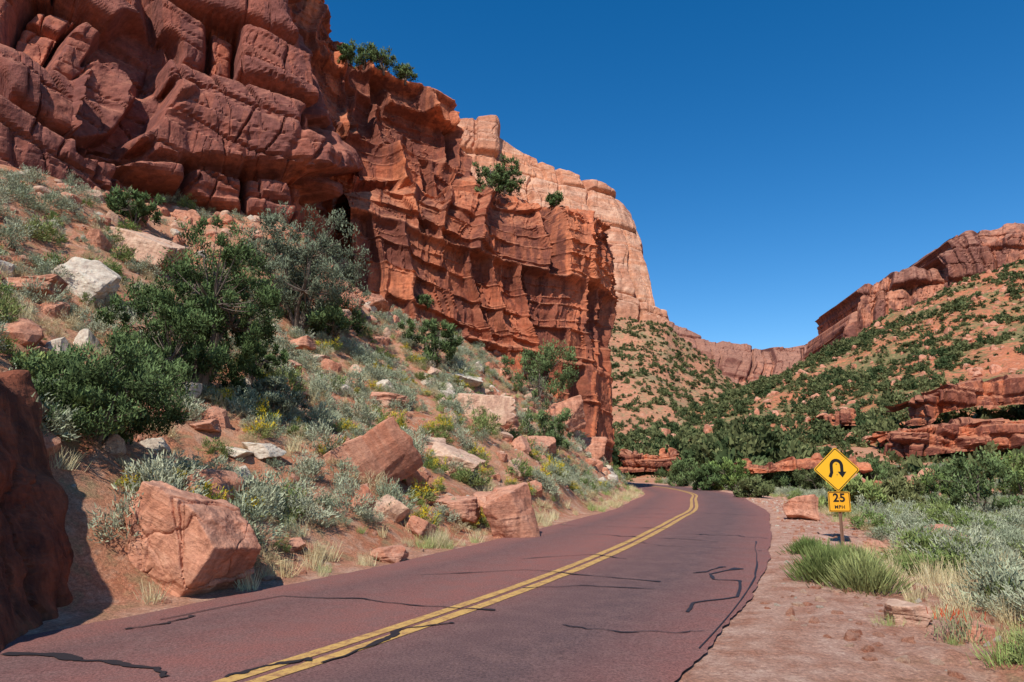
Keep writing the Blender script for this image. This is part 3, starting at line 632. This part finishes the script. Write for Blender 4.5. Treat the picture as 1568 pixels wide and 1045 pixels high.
ptree("juniper_shrub",662,560,85,76,7,M_jun,ncl=80,nl=80,leaf=.15,wd=.03,trunk=.08,low=.05,zlo=.15)
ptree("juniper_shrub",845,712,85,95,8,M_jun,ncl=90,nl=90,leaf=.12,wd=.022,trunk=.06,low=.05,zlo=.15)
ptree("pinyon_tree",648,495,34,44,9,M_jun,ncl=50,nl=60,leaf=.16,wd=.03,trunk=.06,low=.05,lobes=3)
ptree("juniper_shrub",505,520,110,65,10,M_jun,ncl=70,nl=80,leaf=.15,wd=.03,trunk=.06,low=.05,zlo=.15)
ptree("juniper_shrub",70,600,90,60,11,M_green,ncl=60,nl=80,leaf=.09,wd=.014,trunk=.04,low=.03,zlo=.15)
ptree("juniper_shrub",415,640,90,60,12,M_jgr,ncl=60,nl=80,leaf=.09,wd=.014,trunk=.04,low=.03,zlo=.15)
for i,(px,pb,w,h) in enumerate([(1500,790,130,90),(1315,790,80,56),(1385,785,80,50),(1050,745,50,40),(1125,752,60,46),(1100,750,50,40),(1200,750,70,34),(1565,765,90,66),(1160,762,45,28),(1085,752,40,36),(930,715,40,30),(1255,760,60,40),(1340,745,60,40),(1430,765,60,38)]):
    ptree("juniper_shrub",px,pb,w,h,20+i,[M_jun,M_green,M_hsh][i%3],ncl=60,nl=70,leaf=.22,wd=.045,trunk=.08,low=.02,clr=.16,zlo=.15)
# tall upright green bushes beside the sign
def gbush(px,pb,wpx,hpx,seed):
    p=cast(px,pb);s_=p[1]/F;r=np.random.default_rng(seed);n=1700;w=wpx*s_;h=hpx*s_
    q=np.c_[r.normal(size=(n,2))*w*.22,np.zeros(n)];q[:,2]=r.random(n)*h*.6*np.exp(-(np.hypot(q[:,0],q[:,1])/w/.45)**2)
    D=unit(np.c_[q[:,:2]/w*1.6+r.normal(size=(n,2))*.22,np.ones(n)]);U=unit(np.cross(D,r.normal(size=(n,3))))
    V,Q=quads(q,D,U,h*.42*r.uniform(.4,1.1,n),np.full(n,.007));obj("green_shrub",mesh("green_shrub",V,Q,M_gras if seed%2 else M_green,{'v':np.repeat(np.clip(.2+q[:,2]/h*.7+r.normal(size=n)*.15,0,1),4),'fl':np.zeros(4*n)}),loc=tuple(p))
gbush(1268,892,80,66,2);gbush(1325,905,85,64,3);gbush(1545,930,60,44,2);gbush(1240,850,50,30,4);gbush(1395,880,60,36,5);gbush(1300,870,70,40,6)
# trees on cliff tops, rooted on the cliff mesh
def top_tree(Q,px,w,h,seed,nm="pinyon_tree"):
    a=Q[...,0]/Q[...,1];b=(Q[...,2]-EYE)/Q[...,1];den=CT+b*ST;qx=784+F*a/den
    b=np.where(np.abs(qx-px)<3,b,-9);i=np.unravel_index(b.argmax(),b.shape);p=Q[i].copy();p[2]-=.15;s_=p[1]/F
    tree(nm,p,h*s_,w*s_,seed,M_jun,ncl=45,nl=60,leaf=.17,wd=.04,trunk=.1,low=.04,clr=.18,lobes=5,zlo=.15)
for i,a in enumerate([(QB,535,36,30),(QB,556,56,42),(QB,590,56,38),(QB,622,44,26),(QC,752,50,44),(QC,785,46,66),(QC,850,30,22),(QC,770,40,34)]):
    top_tree(a[0],a[1],a[2],a[3],70+i)
# ---------------------------------------------------------------- sign
M_sy=NT("sign_yellow").fin((.82,.42,.012),.45,spec=.4)
M_so=NT("sign_orange").fin((.82,.36,.012),.45,spec=.4)
M_bk=NT("sign_black").fin((.012,.012,.012),.5)
N=NT("rusty_post");M_po=N.fin(N.mix(N.noise(8),(.16,.08,.05),(.24,.13,.08)),.7)
root=bpy.data.objects.new("traffic_sign",None);sc.collection.objects.link(root)
gz0=float(ground([7.85],[16.8])[0]);root.location=(7.85,16.8,0);root.rotation_euler=(0,0,-.12)
def rrect(w,h,r,n_=6):
    o=[]
    for cx,cy,a in((w/2-r,h/2-r,0),(-w/2+r,h/2-r,90),(-w/2+r,-h/2+r,180),(w/2-r,-h/2+r,270)):
        for q in range(n_+1):
            t=math.radians(a+90*q/n_);o.append((cx+r*math.cos(t),cy+r*math.sin(t)))
    return o
def plate(nm,pts,y,th,mat,cz,ang=0,hole=None):
    import bmesh
    bm=bmesh.new();c,s=math.cos(ang),math.sin(ang);f=lambda p,yy:(p[0]*c-p[1]*s,yy,cz+p[0]*s+p[1]*c)
    if hole is None:
        a=[bm.verts.new(f(p,y)) for p in pts];b_=[bm.verts.new(f(p,y+th)) for p in pts];bm.faces.new(a);bm.faces.new(b_[::-1])
        for i in range(len(a)):bm.faces.new((a[i],b_[i],b_[(i+1)%len(a)],a[(i+1)%len(a)]))
    else:
        a=[bm.verts.new(f(p,y)) for p in pts];b_=[bm.verts.new(f(p,y)) for p in hole]
        for i in range(len(a)):j=(i+1)%len(a);bm.faces.new((a[i],a[j],b_[j],b_[i]))
    bmesh.ops.recalc_face_normals(bm,faces=bm.faces);m=bpy.data.meshes.new(nm);bm.to_mesh(m);bm.free();m.materials.append(mat);return obj(nm,m,root)
plate("warning_panel",rrect(.76,.76,.05),0,.004,M_sy,1.62,math.radians(45))
plate("warning_border",rrect(.725,.725,.04),-.003,0,M_bk,1.62,math.radians(45),rrect(.69,.69,.03))
plate("speed_panel",rrect(.50,.47,.03),0,.004,M_so,.86)
plate("speed_border",rrect(.475,.445,.025),-.003,0,M_bk,.86,0,rrect(.445,.415,.02))
pth=[(-.17,-.21),(-.15,-.17),(-.12,-.10),(-.12,.02)]+[(.12*math.cos(t),.06+.13*math.sin(t)) for t in np.linspace(math.pi,0,14)]+[(.12,.0),(.12,-.08)]
pth=[(x,z+.03) for x,z in pth];Pq=np.array(pth);Tq=unit(np.gradient(Pq,axis=0));Nq=np.c_[-Tq[:,1],Tq[:,0]]*.037
V=[(a[0],-.0035,1.62+a[1]) for a in np.r_[Pq+Nq,Pq-Nq]];obj("arrow_shaft",mesh("arrow_shaft",V,gridq(2,len(Pq)),M_bk),root)
V=[(.02,-.0035,1.57),(.12,-.0035,1.43),(.22,-.0035,1.57)];obj("arrow_head",mesh("arrow_head",V,[[0,1,2]],M_bk),root)
for tx_,sz,zz in(("25",.27,.865),("MPH",.115,.70)):
    cu=bpy.data.curves.new("text",'FONT');cu.body=tx_;cu.size=sz;cu.align_x='CENTER';cu.offset=.008 if sz>.2 else .002;cu.space_character=1.1;cu.materials.append(M_bk)
    o=obj("numerals" if tx_=="25" else "letters",cu,root,(0,-.004,zz),(math.radians(90),0,0))
pf=[(-.04,.01),(-.025,.01),(-.018,.035),(.018,.035),(.025,.01),(.04,.01)]
V=[(x,y,z) for z in(gz0-.3,2.05) for x,y in pf];po=obj("post",mesh("post",V,gridq(2,6),M_po),root)
po.modifiers.new("s",'SOLIDIFY').thickness=.004
for z in(1.75,1.5,.95,.75):
    bpy.ops.mesh.primitive_cylinder_add(vertices=10,radius=.012,depth=.01,location=(0,-.006,z),rotation=(math.radians(90),0,0));o=bpy.context.object;o.name="bolt";o.parent=root;o.data.materials.append(M_po)
# ---------------------------------------------------------------- light
sd=np.array((-.24,-.62,.75));sd=sd/np.linalg.norm(sd)
l=bpy.data.lights.new("sun",'SUN');l.energy=5.0;l.angle=math.radians(.5);l.color=(1,.965,.90);lo=obj("sun",l);lo.rotation_euler=Vector(sd).to_track_quat('Z','Y').to_euler()
w=bpy.data.worlds.new("World");sc.world=w;w.use_nodes=True;nt=w.node_tree;bg=nt.nodes['Background'];sk=nt.nodes.new('ShaderNodeTexSky');sk.sky_type='NISHITA';sk.sun_disc=False
sk.sun_elevation=math.asin(sd[2]);sk.sun_rotation=math.atan2(sd[0],sd[1]);sk.altitude=900;sk.air_density=1.0;sk.dust_density=.15;sk.ozone_density=1.8
hs=nt.nodes.new('ShaderNodeHueSaturation');hs.inputs['Saturation'].default_value=1.42;hs.inputs['Hue'].default_value=.501
nt.links.new(sk.outputs[0],hs.inputs['Color']);nt.links.new(hs.outputs[0],bg.inputs[0]);bg.inputs[1].default_value=.145
sc.view_settings.view_transform='Standard';sc.view_settings.look='None';sc.view_settings.exposure=0
